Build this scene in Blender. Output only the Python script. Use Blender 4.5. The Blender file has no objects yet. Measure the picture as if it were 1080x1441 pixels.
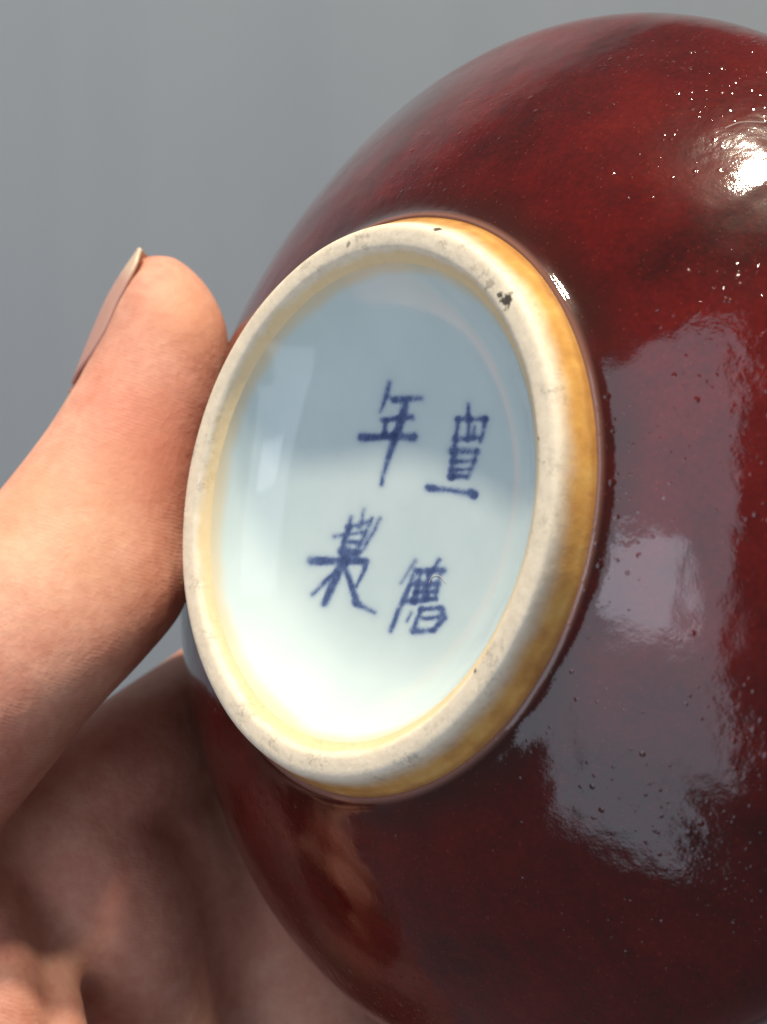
import bpy, math, random
import numpy as np
from mathutils import Matrix, Vector

# ---------------------------------------------------------------- camera / light / exposure
S = bpy.context.scene
COL = S.collection
CAM_H = 1.30
FPX = 2600.0                       # focal length in photo pixels (1080 wide)
PPX, PPY = 540.0, 720.5


def W(p):
    """camera-space millimetres (x right, y up, z towards the viewer) -> world metres"""
    return Vector((p[0] * .001, -p[2] * .001, CAM_H + p[1] * .001))


cam_d = bpy.data.cameras.new("camera")
cam = bpy.data.objects.new("camera", cam_d)
COL.objects.link(cam)
cam.location = (0, 0, CAM_H)
cam.rotation_euler = (math.radians(90), 0, 0)
cam_d.sensor_fit = 'HORIZONTAL'
cam_d.sensor_width = 36
cam_d.lens = FPX / 1080 * 36
cam_d.clip_start = .01
cam_d.clip_end = 50
cam_d.dof.use_dof = True
cam_d.dof.focus_distance = .226
cam_d.dof.aperture_fstop = 36
S.camera = cam

wd = bpy.data.worlds.new("World")
S.world = wd
wd.use_nodes = True
bg = wd.node_tree.nodes["Background"]
bg.inputs[0].default_value = (.60, .53, .56, 1)
bg.inputs[1].default_value = .26

S.view_settings.view_transform = 'Standard'
S.view_settings.look = 'None'
S.view_settings.exposure = 0
S.view_settings.gamma = 1
S.view_settings.use_curve_mapping = False


def area(name, pos, target, sx, sy, power, colour, shape='RECTANGLE'):
    d = bpy.data.lights.new(name, 'AREA')
    d.shape = shape
    d.size = sx
    d.size_y = sy
    d.energy = power
    d.color = colour
    o = bpy.data.objects.new(name, d)
    COL.objects.link(o)
    o.location = W(pos)
    o.rotation_euler = (W(target) - W(pos)).to_track_quat('-Z', 'Y').to_euler()
    return o


VC = (10, 0, -230)
# ceiling downlights straight above the vase, a window behind the viewer's left shoulder
area("ceiling_downlight", (-75, 1040, 40), VC, .075, .075, 15.5, (1, .86, .67), 'DISK')
area("ceiling_downlight", (190, 1040, 55), VC, .075, .075, 7.0, (1, .86, .67), 'DISK')
area("window_light", (-730, 162, 600), (-730, 162, -230), .90, 1.445, 6.8, (.72, .85, 1.0))
area("window_light", (-810, -800, 600), (-810, -800, -230), .74, .475, 1.78, (.72, .85, 1.0))
area("window_light", (-625, 20, 592), (-625, 20, -230), .38, .26, .85, (.84, .86, 1.0))

# ---------------------------------------------------------------- helpers


def new_obj(name, verts, faces, mat=None, parent=None, smooth=True):
    me = bpy.data.meshes.new(name)
    me.from_pydata([tuple(v) for v in verts], [], [tuple(q) for q in faces])
    me.update()
    if smooth:
        me.polygons.foreach_set("use_smooth", [True] * len(me.polygons))
    o = bpy.data.objects.new(name, me)
    COL.objects.link(o)
    if mat:
        me.materials.append(mat)
    if parent:
        o.parent = parent
    return o


def catmull(pts, n):
    """centripetal-ish smooth sampling of a polyline, n samples per span"""
    P = np.array(pts, float)
    P = np.vstack([2 * P[0] - P[1], P, 2 * P[-1] - P[-2]])
    out = []
    for i in range(1, len(P) - 2):
        p0, p1, p2, p3 = P[i - 1:i + 3]
        d0 = max(np.linalg.norm(p1 - p0), 1e-6) ** .5
        d1 = max(np.linalg.norm(p2 - p1), 1e-6) ** .5
        d2 = max(np.linalg.norm(p3 - p2), 1e-6) ** .5
        m1 = ((p1 - p0) / d0 - (p2 - p0) / (d0 + d1) + (p2 - p1) / d1) * d1
        m2 = ((p2 - p1) / d1 - (p3 - p1) / (d1 + d2) + (p3 - p2) / d2) * d1
        for k in range(n):
            t = k / n
            out.append((2 * t**3 - 3 * t**2 + 1) * p1 + (t**3 - 2 * t**2 + t) * m1
                       + (-2 * t**3 + 3 * t**2) * p2 + (t**3 - t**2) * m2)
    out.append(P[-2])
    return np.array(out)


class NT:
    def __init__(self, name):
        self.m = bpy.data.materials.new(name)
        self.m.use_nodes = True
        self.t = self.m.node_tree
        self.bsdf = self.t.nodes["Principled BSDF"]

    def n(self, kind, **kw):
        nd = self.t.nodes.new(kind)
        for k, v in kw.items():
            if k.startswith('i_'):
                key = k[2:]
                nd.inputs[int(key) if key.isdigit() else key.replace('_', ' ')].default_value = v
            else:
                setattr(nd, k, v)
        return nd

    def l(self, a, b):
        self.t.links.new(a, b)

    def math(self, op, a, b=None, c=None, clamp=False):
        nd = self.n('ShaderNodeMath', operation=op, use_clamp=clamp)
        for i, x in enumerate((a, b, c)):
            if x is None:
                continue
            if isinstance(x, (int, float)):
                nd.inputs[i].default_value = x
            else:
                self.l(x, nd.inputs[i])
        return nd.outputs[0]

    def ramp(self, fac, stops, interp='LINEAR'):
        nd = self.n('ShaderNodeValToRGB')
        nd.color_ramp.interpolation = interp
        e = nd.color_ramp.elements
        while len(e) < len(stops):
            e.new(.5)
        for q, (p, c) in zip(e, stops):
            q.position = p
            q.color = (*c, 1) if len(c) == 3 else c
        self.l(fac, nd.inputs[0])
        return nd.outputs[0]

    def mix(self, fac, a, b, blend='MIX'):
        nd = self.n('ShaderNodeMix', data_type='RGBA', blend_type=blend)
        for sock, x in ((nd.inputs[0], fac), (nd.inputs[6], a), (nd.inputs[7], b)):
            if isinstance(x, (int, float)):
                sock.default_value = x
            elif isinstance(x, tuple):
                sock.default_value = (*x, 1)
            else:
                self.l(x, sock)
        return nd.outputs[2]

    def coord(self):
        return self.n('ShaderNodeTexCoord').outputs['Object']

    def noise(self, co, scale, detail=3, rough=.5, dist=0):
        nd = self.n('ShaderNodeTexNoise', i_Scale=scale, i_Detail=detail, i_Roughness=rough, i_Distortion=dist)
        self.l(co, nd.inputs['Vector'])
        return nd.outputs['Fac']

    def bump(self, h, strength, dist, normal=None):
        nd = self.n('ShaderNodeBump', i_Strength=strength, i_Distance=dist)
        self.l(h, nd.inputs['Height'])
        if normal is not None:
            self.l(normal, nd.inputs['Normal'])
        return nd.outputs['Normal']

    def maprange(self, v, a, b, c=0., d=1., smooth=True):
        nd = self.n('ShaderNodeMapRange', interpolation_type='SMOOTHSTEP' if smooth else 'LINEAR')
        self.l(v, nd.inputs[0])
        for i, x in enumerate((a, b, c, d)):
            nd.inputs[1 + i].default_value = x
        return nd.outputs[0]


# ---------------------------------------------------------------- wall behind
def wall_material():
    t = NT("painted wall")
    co = t.coord()
    mp = t.n('ShaderNodeMapping')
    mp.inputs['Scale'].default_value = (30, 30, 1.2)
    t.l(co, mp.inputs[0])
    a = t.noise(mp.outputs[0], 1.0, 3)
    b = t.noise(co, 3.0, 3)
    f = t.math('ADD', t.math('MULTIPLY', a, .5), t.math('MULTIPLY', b, .5))
    c = t.ramp(f, [(.3, (.200, .238, .284)), (.7, (.235, .272, .315))])
    t.l(c, t.bsdf.inputs['Base Color'])
    t.bsdf.inputs['Roughness'].default_value = .8
    t.l(t.bump(t.noise(co, 400, 4), .3, .0008), t.bsdf.inputs['Normal'])
    return t.m


def box(x0, x1, y0, y1, z0, z1):
    v = [(x, y, z) for x in (x0, x1) for y in (y0, y1) for z in (z0, z1)]
    return v, [(0, 1, 3, 2), (4, 6, 7, 5), (0, 4, 5, 1), (2, 3, 7, 6), (0, 2, 6, 4), (1, 5, 7, 3)]


v, fc = box(-1.2, 1.2, .85, .93, 0, 2.4)
wall = new_obj("wall", v, fc, wall_material(), smooth=False)
wall["kind"] = "structure"

# ---------------------------------------------------------------- vase
ax_a, ax_b = -.835, .14
N_AX = np.array([math.sin(ax_a) * math.cos(ax_b), math.sin(ax_b), math.cos(ax_a) * math.cos(ax_b)])
U_AX = np.array([0, 1, 0]) - N_AX * N_AX[1]
U_AX /= np.linalg.norm(U_AX)
R_AX = np.cross(U_AX, N_AX)
FOOT = np.array([-4.27, 1.72, -223.2])

vase = bpy.data.objects.new("vase", None)
COL.objects.link(vase)
vase.empty_display_size = .03


def Wd(d):
    return Vector((d[0], -d[2], d[1]))


M = Matrix.Identity(4)
for i, d in enumerate((R_AX, U_AX, N_AX)):
    w = Wd(d)
    for k in range(3):
        M[k][i] = w[k]
M.translation = W(FOOT)
vase.matrix_world = M
vase["label"] = "deep red glazed porcelain vase showing its white foot ring and blue four-character mark"
vase["category"] = "vase"

# profiles: (radius, height along the axis) in mm, 0 = crest of the foot ring
BASE_P = [(0, -9.7), (8, -9.63), (13, -9.42), (17, -8.95), (20, -8.25), (22, -7.5), (24, -6.5), (26, -5.1), (27.5, -3.7), (28.6, -2.45), (29.3, -1.6)]
RING_P = [(29.3, -1.6), (29.75, -1.28), (30.1, -.98), (30.4, -.7), (30.7, -.36), (31.1, -.1), (31.7, 0), (32.4, .02), (33.1, -.02), (33.55, -.17),
          (33.9, -.55), (34.2, -1.15), (34.5, -1.9), (34.85, -2.7), (35.2, -3.5), (35.75, -4.6)]
BODY_P = [(35.3, -4.75), (35.55, -4.45), (35.9, -4.33), (36.3, -4.55), (36.75, -5.0), (37.4, -5.5), (38.7, -6.2), (40.5, -7.02), (42.5, -7.95), (45, -9.2), (50, -12.1),
          (57, -17.1), (63.7, -23), (68.1, -27.6), (69.7, -31.6), (69.6, -36), (67.9, -43), (63.6, -54),
          (55.5, -70), (46, -87), (38, -102), (32, -113),
          (24, -122), (20, -134), (18.5, -150), (19, -168), (22, -184), (24, -190), (24.5, -191.5), (23.5, -192), (21, -189),
          (17, -178), (15.5, -160), (15.5, -140), (18, -124)]


def lathe(prof, nseg, wob=0.0):
    P = np.array(prof)
    th = np.arange(nseg) * 2 * math.pi / nseg
    k = 1 + wob * (np.sin(3 * th + .7) + .6 * np.sin(7 * th + 2) + .35 * np.sin(17 * th))
    hz = wob * .012 * (np.sin(5 * th + 1.3) + .5 * np.sin(11 * th))
    V = np.zeros((len(P), nseg, 3))
    V[..., 0] = P[:, :1] * np.cos(th) * k
    V[..., 1] = P[:, :1] * np.sin(th) * k
    V[..., 2] = P[:, 1:] + hz
    idx = np.arange(len(P) * nseg).reshape(len(P), nseg)
    nx = np.roll(idx, -1, 1)
    F = np.stack([idx[:-1], idx[1:], nx[1:], nx[:-1]], -1).reshape(-1, 4)
    return V.reshape(-1, 3), F


# ---- red glaze
def glaze_red():
    t = NT("ox blood glaze")
    co = t.coord()
    sep = t.n('ShaderNodeSeparateXYZ')
    t.l(co, sep.inputs[0])
    ln = t.n('ShaderNodeVectorMath', operation='LENGTH')
    fl = t.n('ShaderNodeVectorMath', operation='MULTIPLY')
    fl.inputs[1].default_value = (1, 1, 0)
    t.l(co, fl.inputs[0])
    t.l(fl.outputs[0], ln.inputs[0])
    r = ln.outputs['Value']
    big = t.noise(co, 26, 4, .55, .6)
    mid = t.noise(co, 160, 4, .6)
    fine = t.noise(co, 1500, 3, .6)
    nv = t.n('ShaderNodeVectorMath', operation='NORMALIZE')
    t.l(fl.outputs[0], nv.inputs[0])
    st = t.n('ShaderNodeVectorMath', operation='MULTIPLY_ADD')
    st.inputs[1].default_value = (.055, .055, 0)
    t.l(nv.outputs[0], st.inputs[0])
    sl = t.n('ShaderNodeVectorMath', operation='SCALE')
    sl.inputs['Scale'].default_value = .16
    t.l(co, sl.inputs[0])
    t.l(sl.outputs[0], st.inputs[2])
    streak = t.noise(st.outputs[0], 300, 4, .6, .4)
    f = t.math('ADD', t.math('ADD', t.math('MULTIPLY', big, .50), t.math('MULTIPLY', streak, .09)), t.math('ADD', t.math('MULTIPLY', mid, .20), t.math('MULTIPLY', fine, .21)))
    c = t.ramp(f, [(.36, (.030, .0028, .0023)), (.5, (.078, .0042, .0032)), (.63, (.130, .0078, .0054))])
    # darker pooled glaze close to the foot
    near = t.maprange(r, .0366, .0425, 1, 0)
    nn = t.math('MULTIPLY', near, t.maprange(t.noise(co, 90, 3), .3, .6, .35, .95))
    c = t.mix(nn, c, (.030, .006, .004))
    # thin pale lip of glaze right at the foot
    lip = t.maprange(r, .0359, .0367, 1, 0)
    c = t.mix(t.math('MULTIPLY', lip, .45), c, (.42, .22, .17))
    # tiny pale specks
    vo = t.n('ShaderNodeTexVoronoi', i_Scale=2100.0)
    t.l(co, vo.inputs['Vector'])
    sc = t.n('ShaderNodeSeparateColor')
    t.l(vo.outputs['Color'], sc.inputs[0])
    speck = t.math('MULTIPLY', t.maprange(vo.outputs['Distance'], .10, .30, 1, 0), t.maprange(sc.outputs[0], .80, .95))
    c = t.mix(t.math('MULTIPLY', speck, .22), c, (.45, .10, .07))
    t.l(c, t.bsdf.inputs['Base Color'])
    rg = t.maprange(t.noise(co, 60, 4), .35, .7, .26, .36)
    t.l(rg, t.bsdf.inputs['Roughness'])
    t.bsdf.inputs['IOR'].default_value = 1.5
    t.bsdf.inputs['Specular IOR Level'].default_value = .03
    t.bsdf.inputs['Coat Weight'].default_value = 1
    t.bsdf.inputs['Coat IOR'].default_value = 1.56
    t.l(t.maprange(t.noise(co, 50, 4), .35, .7, .05, .095), t.bsdf.inputs['Coat Roughness'])
    # relief: slow waviness, popped-bubble pits of mixed size, orange peel in patches
    patch = t.maprange(t.noise(co, 42, 3, .6), .40, .64)

    def pits(scale, thr, size):
        v2 = t.n('ShaderNodeTexVoronoi', i_Scale=scale)
        t.l(co, v2.inputs['Vector'])
        s2 = t.n('ShaderNodeSeparateColor')
        t.l(v2.outputs['Color'], s2.inputs[0])
        lim = t.math('SUBTRACT', 1.0, t.math('MULTIPLY', patch, thr))
        on = t.math('GREATER_THAN', s2.outputs[1], lim)
        sz = t.math('MULTIPLY', t.math('ADD', .45, s2.outputs[2]), size)
        dn = t.math('DIVIDE', v2.outputs['Distance'], sz)
        return t.math('MULTIPLY', t.maprange(dn, .15, 1.0, 1, 0), on)

    n0 = t.bump(t.noise(co, 130, 2, .4), .25, .0009)
    n1 = t.bump(t.math('MULTIPLY', t.noise(co, 620, 3, .55), t.math('ADD', .25, patch)), .13, .00040, n0)
    n2 = t.bump(pits(760.0, .50, .27), .36, .00017, n1)
    n2 = t.bump(pits(1500.0, .36, .34), .35, .00008, n2)
    n3 = t.bump(t.noise(co, 2600, 3, .6), .10, .00010, n2)
    t.l(n3, t.bsdf.inputs['Normal'])
    t.l(n3, t.bsdf.inputs['Coat Normal'])
    return t.m


body_prof = catmull(BODY_P, 10) * .001
V, F = lathe(body_prof, 360)
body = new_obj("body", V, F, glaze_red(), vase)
body["label"] = "globular body under thick glossy dark red glaze with fine pits"


# ---- unglazed foot ring
def biscuit():
    t = NT("biscuit foot")
    co = t.coord()
    sep = t.n('ShaderNodeSeparateXYZ')
    t.l(co, sep.inputs[0])
    fl = t.n('ShaderNodeVectorMath', operation='MULTIPLY')
    fl.inputs[1].default_value = (1, 1, 0)
    t.l(co, fl.inputs[0])
    ln = t.n('ShaderNodeVectorMath', operation='LENGTH')
    t.l(fl.outputs[0], ln.inputs[0])
    wob = t.math('MULTIPLY', t.math('SUBTRACT', t.noise(co, 130, 5, .65), .5), .0020)
    r = t.math('ADD', ln.outputs['Value'], wob)
    z = t.math('ADD', sep.outputs[2], wob)
    grain = t.noise(co, 700, 5, .7)
    cream = t.ramp(grain, [(.3, (.69, .61, .46)), (.55, (.77, .69, .54)), (.8, (.83, .76, .61))])
    # grey grime in patches on the crest
    g1 = t.maprange(t.noise(co, 210, 5, .65), .50, .68)
    g2 = t.maprange(t.noise(co, 1300, 4, .75), .40, .70)
    cream = t.mix(t.math('MULTIPLY', t.math('MULTIPLY', g1, g2), .72), cream, (.22, .19, .15))
    # iron-orange flashing on the outer wall
    amber = t.ramp(t.noise(co, 220, 4, .6), [(.3, (.46, .21, .040)), (.55, (.64, .34, .075)), (.8, (.74, .47, .14))])
    outer = t.math('MULTIPLY', t.maprange(z, -.0027, -.0002, 1, 0), t.math('GREATER_THAN', r, .0325))
    c = t.mix(t.math('MULTIPLY', outer, .95), cream, amber)
    dark = t.math('MULTIPLY', t.maprange(z, -.0042, -.0034, 1, 0), t.math('GREATER_THAN', r, .0325))
    c = t.mix(t.math('MULTIPLY', dark, .5), c, (.26, .10, .03))
    # yellow stain along the inner edge
    inn = t.math('MULTIPLY', t.maprange(z, -.0010, -.0002, 1, 0), t.math('LESS_THAN', r, .0325))
    c = t.mix(t.math('MULTIPLY', inn, .65), c, (.72, .53, .23))
    # two chips filled with black grime, one small fleck
    for (px, py, pz, rad, amt) in CHIPS:
        d = t.n('ShaderNodeVectorMath', operation='DISTANCE')
        d.inputs[1].default_value = (px, py, pz)
        t.l(co, d.inputs[0])
        dd = t.math('ADD', d.outputs['Value'], t.math('MULTIPLY', t.math('SUBTRACT', t.noise(co, 1400, 3, .7), .5), rad * 2.4))
        c = t.mix(t.math('MULTIPLY', t.maprange(dd, rad * .55, rad * 1.05, 1, 0), amt), c, (.035, .025, .018))
    t.l(c, t.bsdf.inputs['Base Color'])
    ro = t.math('SUBTRACT', .62, t.math('MULTIPLY', outer, .42))
    t.l(ro, t.bsdf.inputs['Roughness'])
    n1 = t.bump(t.noise(co, 900, 5, .7), .32, .00018)
    n2 = t.bump(t.noise(co, 260, 3, .5), .25, .0006, n1)
    t.l(n2, t.bsdf.inputs['Normal'])
    t.bsdf.inputs['Subsurface Weight'].default_value = .15
    t.bsdf.inputs['Subsurface Radius'].default_value = (1, .75, .5)
    t.bsdf.inputs['Subsurface Scale'].default_value = .0012
    return t.m


def pix_to_vase(px, py, depth):
    """local vase coordinates (mm) where a photo pixel meets the plane `depth` behind the crest"""
    d = np.array([(px - PPX) / FPX, -(py - PPY) / FPX, -1.0])
    C = FOOT - N_AX * depth
    q = d * ((C @ N_AX) / (d @ N_AX)) - C
    return np.array([q @ R_AX, q @ U_AX, -depth])


CHIPS = []
for (px, py, dep, rad, amt) in ((617, 321, .5, .75, .95), (715, 423, .2, 1.05, .95), (690, 400, .05, .8, .4), (671, 944, .3, .35, .9),
                                (492, 344, .1, .5, .6), (757, 617, .1, .3, .7), (705, 416, .2, .5, .9)):
    q = pix_to_vase(px, py, dep) * .001
    CHIPS.append((q[0], q[1], q[2], rad * .001, amt))

ring_prof = catmull(RING_P, 5) * .001
V, F = lathe(ring_prof, 420, .0012)
ring = new_obj("foot_ring", V, F, biscuit(), vase)
ring["label"] = "unglazed cream foot ring with orange flashing and dark chips"

# ---- glazed recess with the painted mark
# brush strokes in photo pixels, three times enlarged, origin (400, 500): points and widths
CH = {
    'upper left': [
        ([(445, 115), (435, 165), (405, 240)], (18, 18, 8)), ([(465, 187), (575, 182)], (28, 22)),
        ([(512, 212), (495, 280), (470, 345), (440, 440), (410, 545)], (26, 32, 30, 22, 12)),
        ([(415, 272), (540, 262)], (14, 24)), ([(428, 280), (424, 332)], (14, 16)), ([(330, 347), (440, 342), (545, 345)], (34, 24, 36))],
    'upper right': [
        ([(780, 205), (778, 268)], (8, 22)), ([(738, 270), (722, 370), (705, 515)], (14, 18, 20)), ([(850, 272), (830, 365)], (16, 12)),
        ([(815, 400), (798, 470), (775, 515)], (14, 14, 12)), ([(732, 270), (850, 268)], (16, 20)), ([(782, 265), (776, 358)], (16, 14)),
        ([(724, 352), (830, 350)], (24, 14)), ([(712, 405), (815, 405)], (32, 22)), ([(710, 448), (802, 446)], (20, 14)),
        ([(706, 484), (785, 480)], (16, 10)), ([(704, 512), (772, 513)], (22, 18)), ([(806, 300), (800, 350)], (8, 10)),
        ([(610, 560), (700, 570), (805, 586)], (26, 20, 24)), ([(790, 580), (800, 592)], (30, 30))],
    'lower left': [
        ([(337, 650), (320, 725)], (8, 16)), ([(405, 690), (370, 760), (330, 825)], (12, 14, 12)), ([(372, 690), (340, 760), (300, 835)], (12, 14, 16)),
        ([(285, 685), (262, 760), (240, 830)], (14, 16, 16)), ([(215, 765), (330, 748)], (14, 12)), ([(268, 728), (352, 705)], (18, 16)),
        ([(255, 790), (320, 790)], (20, 20)), ([(240, 828), (310, 835)], (28, 22)), ([(115, 868), (230, 868), (345, 870)], (36, 28, 24)),
        ([(268, 825), (240, 892), (170, 1050)], (24, 34, 26)), ([(215, 910), (170, 960), (122, 1010)], (10, 16, 14)),
        ([(255, 890), (280, 960), (308, 1045)], (18, 20, 26)), ([(303, 1045), (380, 1086)], (26, 12)), ([(342, 895), (308, 975)], (14, 8))],
    'lower right': [
        ([(552, 870), (495, 962)], (16, 8)), ([(556, 905), (505, 1030), (450, 1162)], (10, 18, 16)), ([(545, 935), (500, 1045)], (8, 12)),
        ([(655, 865), (628, 905)], (14, 10)), ([(565, 912), (675, 908)], (22, 24)), ([(576, 915), (548, 1040)], (16, 18)),
        ([(662, 915), (638, 1025)], (16, 14)), ([(612, 920), (598, 1025)], (20, 20)), ([(560, 965), (650, 965)], (26, 18)), ([(556, 1000), (645, 996)], (16, 12)),
        ([(522, 1038), (640, 1030)], (24, 18)), ([(580, 1070), (545, 1165)], (16, 16)), ([(578, 1072), (665, 1068)], (16, 18)),
        ([(665, 1068), (676, 1110), (632, 1160)], (18, 24, 16)), ([(545, 1165), (628, 1162)], (22, 18)), ([(590, 1112), (650, 1104)], (14, 14)),
        ([(536, 1088), (520, 1122)], (8, 8))],
}


def stroke_ink(P, pts, wid):
    """ink density of one brush stroke at photo points P (already in the enlarged grid)"""
    best = np.full(len(P), -1e3)
    pts = np.array(pts, float)
    for i in range(len(pts) - 1):
        a, b = pts[i], pts[i + 1]
        ab = b - a
        t = np.clip(((P - a) @ ab) / (ab @ ab), 0, 1)
        d = np.linalg.norm(P - (a + t[:, None] * ab), axis=1)
        hw = .53 * (wid[i] + (wid[i + 1] - wid[i]) * t)
        best = np.maximum(best, hw - d)
    core = np.clip((best + 17) / 30, 0, 1)
    core = core * core * (3 - 2 * core)
    halo = .20 * np.exp(-np.clip(-best - 2, 0, None) / 11.0)
    return core, halo


dr = .16
nr = int(29.3 / dr)
rr = np.concatenate([[.02], np.linspace(dr, 29.3, nr)])
bp = catmull(BASE_P, 20)
order = np.argsort(bp[:, 0])
zz = np.interp(rr, bp[order, 0], bp[order, 1])
base_prof = np.c_[rr, zz] * .001
NS = 760
V, F = lathe(base_prof, NS)
V[nr * NS:] = lathe(base_prof[nr:], NS, .0012)[0][:NS]      # outer edge follows the ring's wobble
slope = np.gradient(zz, rr)
sm = np.convolve(np.pad(slope, 6, mode='edge'), np.ones(13) / 13, 'valid')
th = np.arange(NS) * 2 * math.pi / NS
NRM = np.zeros((len(rr), NS, 3))
NRM[..., 0] = -sm[:, None] * np.cos(th)
NRM[..., 1] = -sm[:, None] * np.sin(th)
NRM[..., 2] = 1
NRM = (NRM / np.linalg.norm(NRM, axis=2, keepdims=True)).reshape(-1, 3)
# project to the photograph to find what the brush left there
pc = FOOT + (V * 1000) @ np.array([R_AX, U_AX, N_AX])
px = PPX + FPX * pc[:, 0] / -pc[:, 2]
py = PPY - FPX * pc[:, 1] / -pc[:, 2]
PG = np.c_[(px - 400) * 3, (py - 500) * 3]
rng = np.random.RandomState(4)
PG = PG + np.c_[1.6 * np.sin(PG[:, 1] / 17 + 1) * np.sin(PG[:, 0] / 23), 1.6 * np.sin(PG[:, 0] / 19) * np.cos(PG[:, 1] / 21)]
inks = {}
tot = np.zeros(len(V))
for name, strokes in CH.items():
    inv = np.ones(len(V))
    hal = np.zeros(len(V))
    for pts, wid in strokes:
        c_, h_ = stroke_ink(PG, pts, wid)
        inv *= 1 - .74 * c_
        hal = np.maximum(hal, h_)
    inks[name] = np.maximum(1 - inv, hal)
    tot = np.maximum(tot, inks[name])


def glaze_base():
    t = NT("pale porcelain glaze")
    co = t.coord()
    at = t.n('ShaderNodeAttribute', attribute_name='ink')
    ink = at.outputs['Fac']
    fl = t.n('ShaderNodeVectorMath', operation='MULTIPLY')
    fl.inputs[1].default_value = (1, 1, 0)
    t.l(co, fl.inputs[0])
    ln = t.n('ShaderNodeVectorMath', operation='LENGTH')
    t.l(fl.outputs[0], ln.inputs[0])
    r = ln.outputs['Value']
    c = t.ramp(t.noise(co, 70, 4, .6), [(.35, (.545, .665, .67)), (.65, (.59, .705, .705))])
    # thicker, yellower glaze where it thins out against the biscuit
    rw = t.math('ADD', r, t.math('MULTIPLY', t.math('SUBTRACT', t.noise(co, 90, 3), .5), .0015))
    c = t.mix(t.math('MULTIPLY', t.maprange(rw, .0278, .0291), .55), c, (.70, .51, .22))
    var = t.math('MULTIPLY', t.maprange(t.noise(co, 1500, 4, .7), .3, .7, .78, 1.12), t.maprange(t.noise(co, 260, 2, .5), .3, .7, .70, 1.15))
    k = t.math('MULTIPLY', ink, var, clamp=True)
    inkc = t.ramp(k, [(0, (.26, .36, .54)), (.35, (.15, .22, .39)), (.75, (.070, .108, .235)), (1, (.040, .060, .155))])
    c = t.mix(t.maprange(k, .0, .55, 0, 1, False), c, inkc)
    t.l(c, t.bsdf.inputs['Base Color'])
    t.bsdf.inputs['Roughness'].default_value = .09
    n1 = t.bump(t.noise(co, 75, 2, .4), .16, .0008)
    n2 = t.bump(t.noise(co, 1300, 3, .6), .05, .0001, n1)
    t.l(n2, t.bsdf.inputs['Normal'])
    t.bsdf.inputs['Subsurface Weight'].default_value = .2
    t.bsdf.inputs['Subsurface Radius'].default_value = (.8, .9, 1)
    t.bsdf.inputs['Subsurface Scale'].default_value = .001
    return t.m


BASE_M = glaze_base()


def sub_mesh(name, faces, parent):
    used = np.unique(faces)
    mp = -np.ones(len(V), int)
    mp[used] = np.arange(len(used))
    o = new_obj(name, V[used], mp[faces], BASE_M, parent)
    a = o.data.attributes.new('ink', 'FLOAT', 'POINT')
    a.data.foreach_set('value', tot[used].astype(np.float32))
    o.data.normals_split_custom_set_from_vertices([tuple(x) for x in NRM[used]])
    return o



names = list(CH)
fi = np.array([inks[k][F].max(1) for k in names])
own = np.where(fi.max(0) > .10, fi.argmax(0), -1)
base = sub_mesh("base", F[own < 0], vase)
base["label"] = "pale blue-white glazed recess inside the foot ring"
for i, k in enumerate(names):
    o = sub_mesh("brushed_character", F[own == i], base)
    o["label"] = "blue brushed character at the %s of the mark" % k

# ---------------------------------------------------------------- hand
def PX(px_, py_, z):
    """photo pixel at depth z (mm in front of the camera, negative) -> camera-space mm"""
    return np.array([(px_ - PPX) / FPX * -z, -(py_ - PPY) / FPX * -z, z])


def loft(rings, n=40, cap=True):
    """rings: arrays (n,3) -> closed tube"""
    m = len(rings)
    V = np.concatenate(rings)
    F = []
    for i in range(m - 1):
        for k in range(n):
            F.append((i * n + k, (i + 1) * n + k, (i + 1) * n + (k + 1) % n, i * n + (k + 1) % n))
    F.append(tuple(range(n)))
    F.append(tuple((m - 1) * n + k for k in range(n))[::-1])
    return V, F


HV, HF = [], []


def add_part(V, F):
    off = sum(len(x) for x in HV)
    HV.append(V)
    HF.extend([tuple(i + off for i in q) for q in F])


def thumb_rings(pairs, n=40, sub=6):
    """pairs: (Lx,Ly,Rx,Ry,z,half_thickness)"""
    A = []
    for (lx, ly, rx, ry, z, ht) in pairs:
        A.append(np.concatenate([PX(lx, ly, z), PX(rx, ry, z), [ht]]))
    A = catmull(A, sub)
    rings = []
    for q in A:
        L, R_, ht = q[:3], q[3:6], q[6]
        c = (L + R_) / 2
        e = (R_ - L) / 2
        ph = np.arange(n) * 2 * math.pi / n
        cs, sn = np.cos(ph), np.sin(ph)
        p = 2.15
        cs = np.sign(cs) * np.abs(cs) ** (2 / p)
        sn = np.sign(sn) * np.abs(sn) ** (2 / p)
        rings.append(c + cs[:, None] * e + sn[:, None] * np.array([0, 0, ht]))
    return rings


TH = [(222, 357, 246, 360, -272, .9), (200, 363, 272, 380, -272, 4.2), (183, 386, 299, 412, -271.5, 6.4), (170, 420, 321, 466, -270.5, 8.5),
      (147, 476, 319, 545, -269, 9.7), (112, 533, 292, 645, -266.5, 10.6), (66, 606, 272, 745, -263, 11.6), (2, 688, 263, 848, -258, 12.5),
      (-70, 775, 205, 926, -253, 13.2), (-140, 870, 130, 1006, -250, 13.8), (-205, 970, 62, 1094, -250, 14.5), (-275, 1080, 5, 1165, -253, 16),
      (-350, 1190, -50, 1260, -258, 18), (-440, 1300, -110, 1380, -264, 20), (-540, 1400, -190, 1500, -270, 20)]
add_part(*loft(thumb_rings(TH)))


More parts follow.
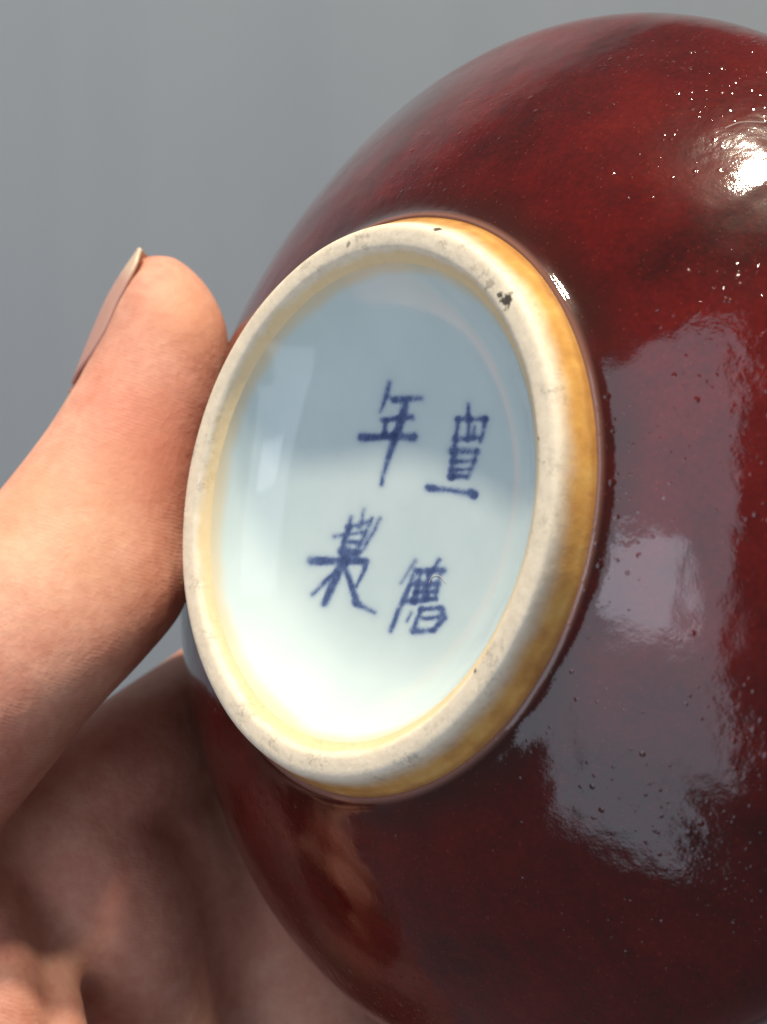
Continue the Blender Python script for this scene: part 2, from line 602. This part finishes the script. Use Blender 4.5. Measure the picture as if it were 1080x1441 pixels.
def tube(pts, n=28, sub=6, flat=1.0, up=(0, 0, 1)):
    """pts: (px,py,z,radius)"""
    A = catmull([np.concatenate([PX(a, b, z), [r]]) for a, b, z, r in pts], sub)
    C, Rr = A[:, :3], A[:, 3]
    T = np.gradient(C, axis=0)
    T /= np.linalg.norm(T, axis=1)[:, None]
    rings = []
    for c, t, r in zip(C, T, Rr):
        u = np.array(up, float) - t * (t @ np.array(up, float))
        u /= np.linalg.norm(u)
        v = np.cross(t, u)
        ph = np.arange(n) * 2 * math.pi / n
        rings.append(c + r * (np.cos(ph)[:, None] * v + flat * np.sin(ph)[:, None] * u))
    # rounded ends
    def capr(c, t, ring, s):
        return [c + (ring - c) * math.cos(a) + s * t * np.linalg.norm(ring[0] - c) * math.sin(a) * .9 for a in (.4, .8, 1.2, 1.5)]
    end = capr(C[-1], T[-1], rings[-1], 1)
    beg = capr(C[0], T[0], rings[0], -1)[::-1]
    return loft(beg + rings + end, n)


NP = catmull([np.append(PX(x, y, -271.5), k) for x, y, k in
              ((104, 541, .35), (116, 508, .8), (133, 466, 1), (151, 425, 1), (169, 393, .97), (186, 368, .85), (198, 351, .6))], 6)
NC, NK = NP[:, :3], NP[:, 3]
NT_ = np.gradient(NC, axis=0)
NT_ /= np.linalg.norm(NT_, axis=1)[:, None]
RN = 9.2
rows = []
ncol = 25
for c_, k_, t_ in zip(NC, NK, NT_):
    inw = np.cross(t_, np.array([0, 0, 1.0]))
    inw /= np.linalg.norm(inw)
    psi = np.radians(-9 + 53 * k_ * np.linspace(-1, 1, ncol))
    cen = c_ + inw * RN
    rows.append(cen - RN * np.cos(psi)[:, None] * inw + RN * np.sin(psi)[:, None] * np.array([0, 0, 1.0]))


def tube_mm(pts, rad, n=14):
    A = np.array(pts)
    T = np.gradient(A, axis=0)
    T /= np.linalg.norm(T, axis=1)[:, None]
    out = []
    for q, (c_, t_) in enumerate(zip(A, T)):
        u_ = np.cross(t_, [0, 0, 1.0])
        u_ /= np.linalg.norm(u_)
        v_ = np.cross(t_, u_)
        ph = np.arange(n) * 2 * math.pi / n
        r_ = rad * (.35 + .65 * math.sin(math.pi * (q + .5) / len(A)) ** .5)
        out.append(c_ + r_ * (np.cos(ph)[:, None] * u_ + np.sin(ph)[:, None] * v_))
    return loft(out, n)


near_edge = np.array([rw_[-1] for rw_ in rows[:-7]])
add_part(*tube_mm(near_edge + np.array([1.3, -.3, -.2]), 1.7))
add_part(*tube_mm(rows[0][::2] * .5 + rows[1][::2] * .5 + np.array([-.1, -1.1, 0]), 1.5))
# index finger: along the lower left of the vase, then round its far side
add_part(*tube([(-80, 1310, -270, 13), (52, 1190, -272, 11.4), (172, 1086, -278, 10.4), (300, 982, -302, 9.6), (430, 870, -334, 9.4), (600, 780, -346, 8.8), (750, 700, -342, 7.6), (850, 640, -336, 6.2)]))
# palm side below the index finger
add_part(*tube([(60, 1165, -274, 13), (140, 1270, -274, 14), (182, 1400, -276, 13), (196, 1600, -278, 14), (130, 1790, -282, 16), (-90, 1850, -284, 18)]))
add_part(*tube([(130, 1110, -282, 12), (250, 1260, -288, 13), (290, 1420, -292, 12), (312, 1640, -294, 13), (240, 1850, -292, 16), (0, 1910, -288, 18)]))
add_part(*tube([(230, 1100, -296, 13), (345, 1260, -298, 16), (410, 1420, -300, 17), (440, 1640, -300, 17), (370, 1860, -298, 17), (100, 1960, -290, 19), (-200, 1930, -286, 20), (-520, 1850, -286, 20)]))
# middle, ring and little finger behind the vase
add_part(*tube([(40, 1420, -312, 12), (260, 1230, -322, 10.5), (430, 1090, -336, 9.5), (640, 960, -344, 9.2), (820, 860, -342, 8.4), (930, 800, -338, 6.6)]))
add_part(*tube([(120, 1560, -314, 12), (360, 1350, -322, 10.5), (540, 1210, -334, 9.2), (740, 1080, -340, 8.8), (900, 980, -338, 8), (1000, 920, -334, 6.2)]))
add_part(*tube([(220, 1690, -312, 11), (440, 1490, -316, 9.5), (620, 1360, -326, 8.2), (780, 1250, -330, 7.6), (900, 1160, -328, 6)]))
# ball of the thumb with its folds
add_part(*tube([(-100, 1200, -264, 10), (-30, 1320, -256, 7.5), (2, 1430, -249, 6.0), (12, 1560, -246, 6.5), (-60, 1690, -256, 10), (-240, 1750, -272, 14)]))
add_part(*tube([(0, 1260, -270, 6), (58, 1360, -260, 5.0), (82, 1470, -252, 4.6), (92, 1580, -250, 5.6), (50, 1710, -262, 9), (-140, 1800, -274, 14)]))
# palm, wrist and the start of the forearm (out of frame)
add_part(*tube([(60, 1430, -280, 17), (-120, 1480, -276, 22), (-320, 1560, -286, 22), (-520, 1640, -284, 22), (-700, 1720, -284, 22), (-1000, 1850, -284, 25), (-1300, 1980, -284, 28)]))
add_part(*tube([(150, 1560, -290, 16), (-80, 1640, -280, 20), (-320, 1690, -288, 20), (-560, 1740, -286, 20), (-760, 1800, -286, 20), (-1000, 1880, -286, 23)]))
add_part(*tube([(-150, 1300, -272, 15), (-280, 1420, -276, 18), (-420, 1540, -280, 20)]))


BLUSH = [(tuple(W(PX(225, 640, -256))), .017, .6, (.58, .215, .145)), (tuple(W(PX(270, 420, -262))), .011, .5, (.64, .30, .17)),
         (tuple(W(PX(60, 720, -245))), .020, .45, (.62, .37, .22))]


def skin():
    t = NT("skin")
    co = t.coord()
    a = t.noise(co, 70, 4, .55)
    b = t.noise(co, 420, 4, .65)
    f = t.math('ADD', t.math('MULTIPLY', a, .65), t.math('MULTIPLY', b, .35))
    c = t.ramp(f, [(.34, (.48, .192, .136)), (.50, (.58, .282, .205)), (.66, (.66, .375, .275))])
    for (q, rad, amt, col) in BLUSH:
        d = t.n('ShaderNodeVectorMath', operation='DISTANCE')
        d.inputs[1].default_value = q
        t.l(co, d.inputs[0])
        dd = t.math('ADD', d.outputs['Value'], t.math('MULTIPLY', t.math('SUBTRACT', a, .5), rad * .8))
        c = t.mix(t.math('MULTIPLY', t.maprange(dd, rad * .2, rad, 1, 0), amt), c, col)
    t.l(c, t.bsdf.inputs['Base Color'])
    t.bsdf.inputs['Roughness'].default_value = .56
    t.bsdf.inputs['Specular IOR Level'].default_value = .28
    t.bsdf.inputs['Subsurface Weight'].default_value = .35
    t.bsdf.inputs['Subsurface Radius'].default_value = (1, .38, .22)
    t.bsdf.inputs['Subsurface Scale'].default_value = .0035
    # friction ridges running across the pad, fine skin cells
    mp = t.n('ShaderNodeMapping')
    mp.inputs['Rotation'].default_value = (0, math.radians(-18), 0)
    t.l(co, mp.inputs[0])
    wv = t.n('ShaderNodeTexWave', wave_type='BANDS', bands_direction='Z', i_Scale=620.0, i_Distortion=6.0, i_Detail=2.0)
    wv.inputs['Detail Scale'].default_value = .35
    t.l(mp.outputs[0], wv.inputs['Vector'])
    vo = t.n('ShaderNodeTexVoronoi', i_Scale=1100.0)
    t.l(co, vo.inputs['Vector'])
    rm = t.math('MULTIPLY', wv.outputs['Fac'], t.maprange(t.noise(co, 60, 2), .35, .6))
    n1 = t.bump(rm, .22, .00006)
    n2 = t.bump(vo.outputs['Distance'], .18, .00018, n1)
    n3 = t.bump(t.noise(co, 240, 5, .65), .30, .0009, n2)
    t.l(n3, t.bsdf.inputs['Normal'])
    return t.m


raw = new_obj("hand_raw", [W(p) for p in np.concatenate(HV)], HF)
md = raw.modifiers.new("r", 'REMESH')
md.mode = 'VOXEL'
md.voxel_size = .0009
md = raw.modifiers.new("s", 'SMOOTH')
md.factor = .5
md.iterations = 20
dg = bpy.context.evaluated_depsgraph_get()
me = bpy.data.meshes.new_from_object(raw.evaluated_get(dg))
bpy.data.objects.remove(raw)
soft = bpy.data.objects.new("hand_soft", me)
COL.objects.link(soft)
vg = soft.vertex_groups.new(name="palm")
co_ = np.zeros(len(me.vertices) * 3)
me.vertices.foreach_get("co", co_)
co_ = co_.reshape(-1, 3)
hpx = PPX + FPX * co_[:, 0] / co_[:, 1]
hpy = PPY - FPX * (co_[:, 2] - CAM_H) / co_[:, 1]
wgt = np.clip((hpy - 1130) / 80, 0, 1) * np.clip((co_[:, 1] - .252) / .008, 0, 1)
for lev in range(1, 11):
    ids = np.nonzero(np.round(wgt * 10) == lev)[0]
    if len(ids):
        vg.add([int(x) for x in ids], lev / 10, 'REPLACE')
md = soft.modifiers.new("s", 'SMOOTH')
md.factor = .5
md.iterations = 60
md.vertex_group = "palm"
dg = bpy.context.evaluated_depsgraph_get()
me2 = bpy.data.meshes.new_from_object(soft.evaluated_get(dg))
bpy.data.objects.remove(soft)
me = me2
me.name = "hand"
me.materials.clear()
me.materials.append(skin())
me.polygons.foreach_set("use_smooth", [True] * len(me.polygons))
hand = bpy.data.objects.new("hand", me)
COL.objects.link(hand)
hand["label"] = "bare hand gripping the red vase, thumb upright beside the foot ring"
hand["category"] = "hand"


def nail_material():
    t = NT("nail")
    co = t.coord()
    at = t.n('ShaderNodeAttribute', attribute_name='along')
    c = t.ramp(at.outputs['Fac'], [(0, (.52, .27, .19)), (.12, (.50, .28, .23)), (.66, (.49, .29, .24)), (.78, (.58, .44, .33)), (1, (.62, .50, .38))])
    t.l(c, t.bsdf.inputs['Base Color'])
    t.bsdf.inputs['Roughness'].default_value = .4
    t.bsdf.inputs['Subsurface Weight'].default_value = .3
    t.bsdf.inputs['Subsurface Radius'].default_value = (1, .6, .5)
    t.bsdf.inputs['Subsurface Scale'].default_value = .0015
    return t.m


# thumb nail, seen nearly edge-on along the far left of the thumb tip
nv = np.concatenate(rows)
nf = [(i * ncol + k, i * ncol + k + 1, (i + 1) * ncol + k + 1, (i + 1) * ncol + k) for i in range(len(rows) - 1) for k in range(ncol - 1)]
nail = new_obj("thumb_nail", [W(p) for p in nv], nf, nail_material(), hand)
at = nail.data.attributes.new('along', 'FLOAT', 'POINT')
at.data.foreach_set('value', np.repeat(np.linspace(0, 1, len(rows)), ncol).astype(np.float32))
md = nail.modifiers.new("thick", 'SOLIDIFY')
md.thickness = .00055
md.offset = 0

# ---------------------------------------------------------------- lint clinging to the glaze
BPR = body_prof[:, :] * 1000


def body_hit(px_, py_):
    d = np.array([(px_ - PPX) / FPX, -(py_ - PPY) / FPX, -1.0])
    d /= np.linalg.norm(d)
    k = np.arange(len(BPR))
    sel = (BPR[:, 1] > -70) & (k > 30)
    zs, rs = BPR[sel, 1][::-1], BPR[sel, 0][::-1]
    for t in np.arange(180, 330, .05):
        q = d * t - FOOT
        zl = q @ N_AX
        if zs[0] < zl < zs[-1] and np.linalg.norm(q - zl * N_AX) < np.interp(zl, zs, rs) + .06:
            return d * t
    return None


def fibre(points, rad, label):
    A = catmull([p for p in points if p is not None], 5)
    T = np.gradient(A, axis=0)
    T /= np.linalg.norm(T, axis=1)[:, None]
    rings = []
    for c_, t_ in zip(A, T):
        u_ = np.cross(t_, [.3, .2, 1.0])
        u_ /= np.linalg.norm(u_)
        v_ = np.cross(t_, u_)
        rings.append(np.array([c_ + rad * (math.cos(x) * u_ + math.sin(x) * v_) for x in np.arange(6) * math.pi / 3]))
    V_, F_ = loft(rings, 6)
    o = new_obj("lint_fibre", [W(p) for p in V_], F_, LINT)
    o["label"] = label
    o["category"] = "lint"
    return o


_t = NT("lint")
_t.bsdf.inputs['Base Color'].default_value = (.62, .52, .46, 1)
_t.bsdf.inputs['Roughness'].default_value = .7
LINT = _t.m
fibre([body_hit(*p) for p in ((1021, 180), (1030, 176), (1042, 172), (1058, 171), (1078, 172))], .05, "long pale lint fibre on the red glaze beside the bright highlight")


def base_hit(px_, py_):
    q = pix_to_vase(px_, py_, 10.0)
    zl = np.interp(math.hypot(q[0], q[1]), rr, zz)
    q = pix_to_vase(px_, py_, -zl - .05)
    return FOOT + q[0] * R_AX + q[1] * U_AX + q[2] * N_AX


fibre([base_hit(*p) for p in ((604, 821), (608, 813), (616, 810), (622, 813), (628, 821))], .04, "tiny white curled fibre lying on the lower right blue character")
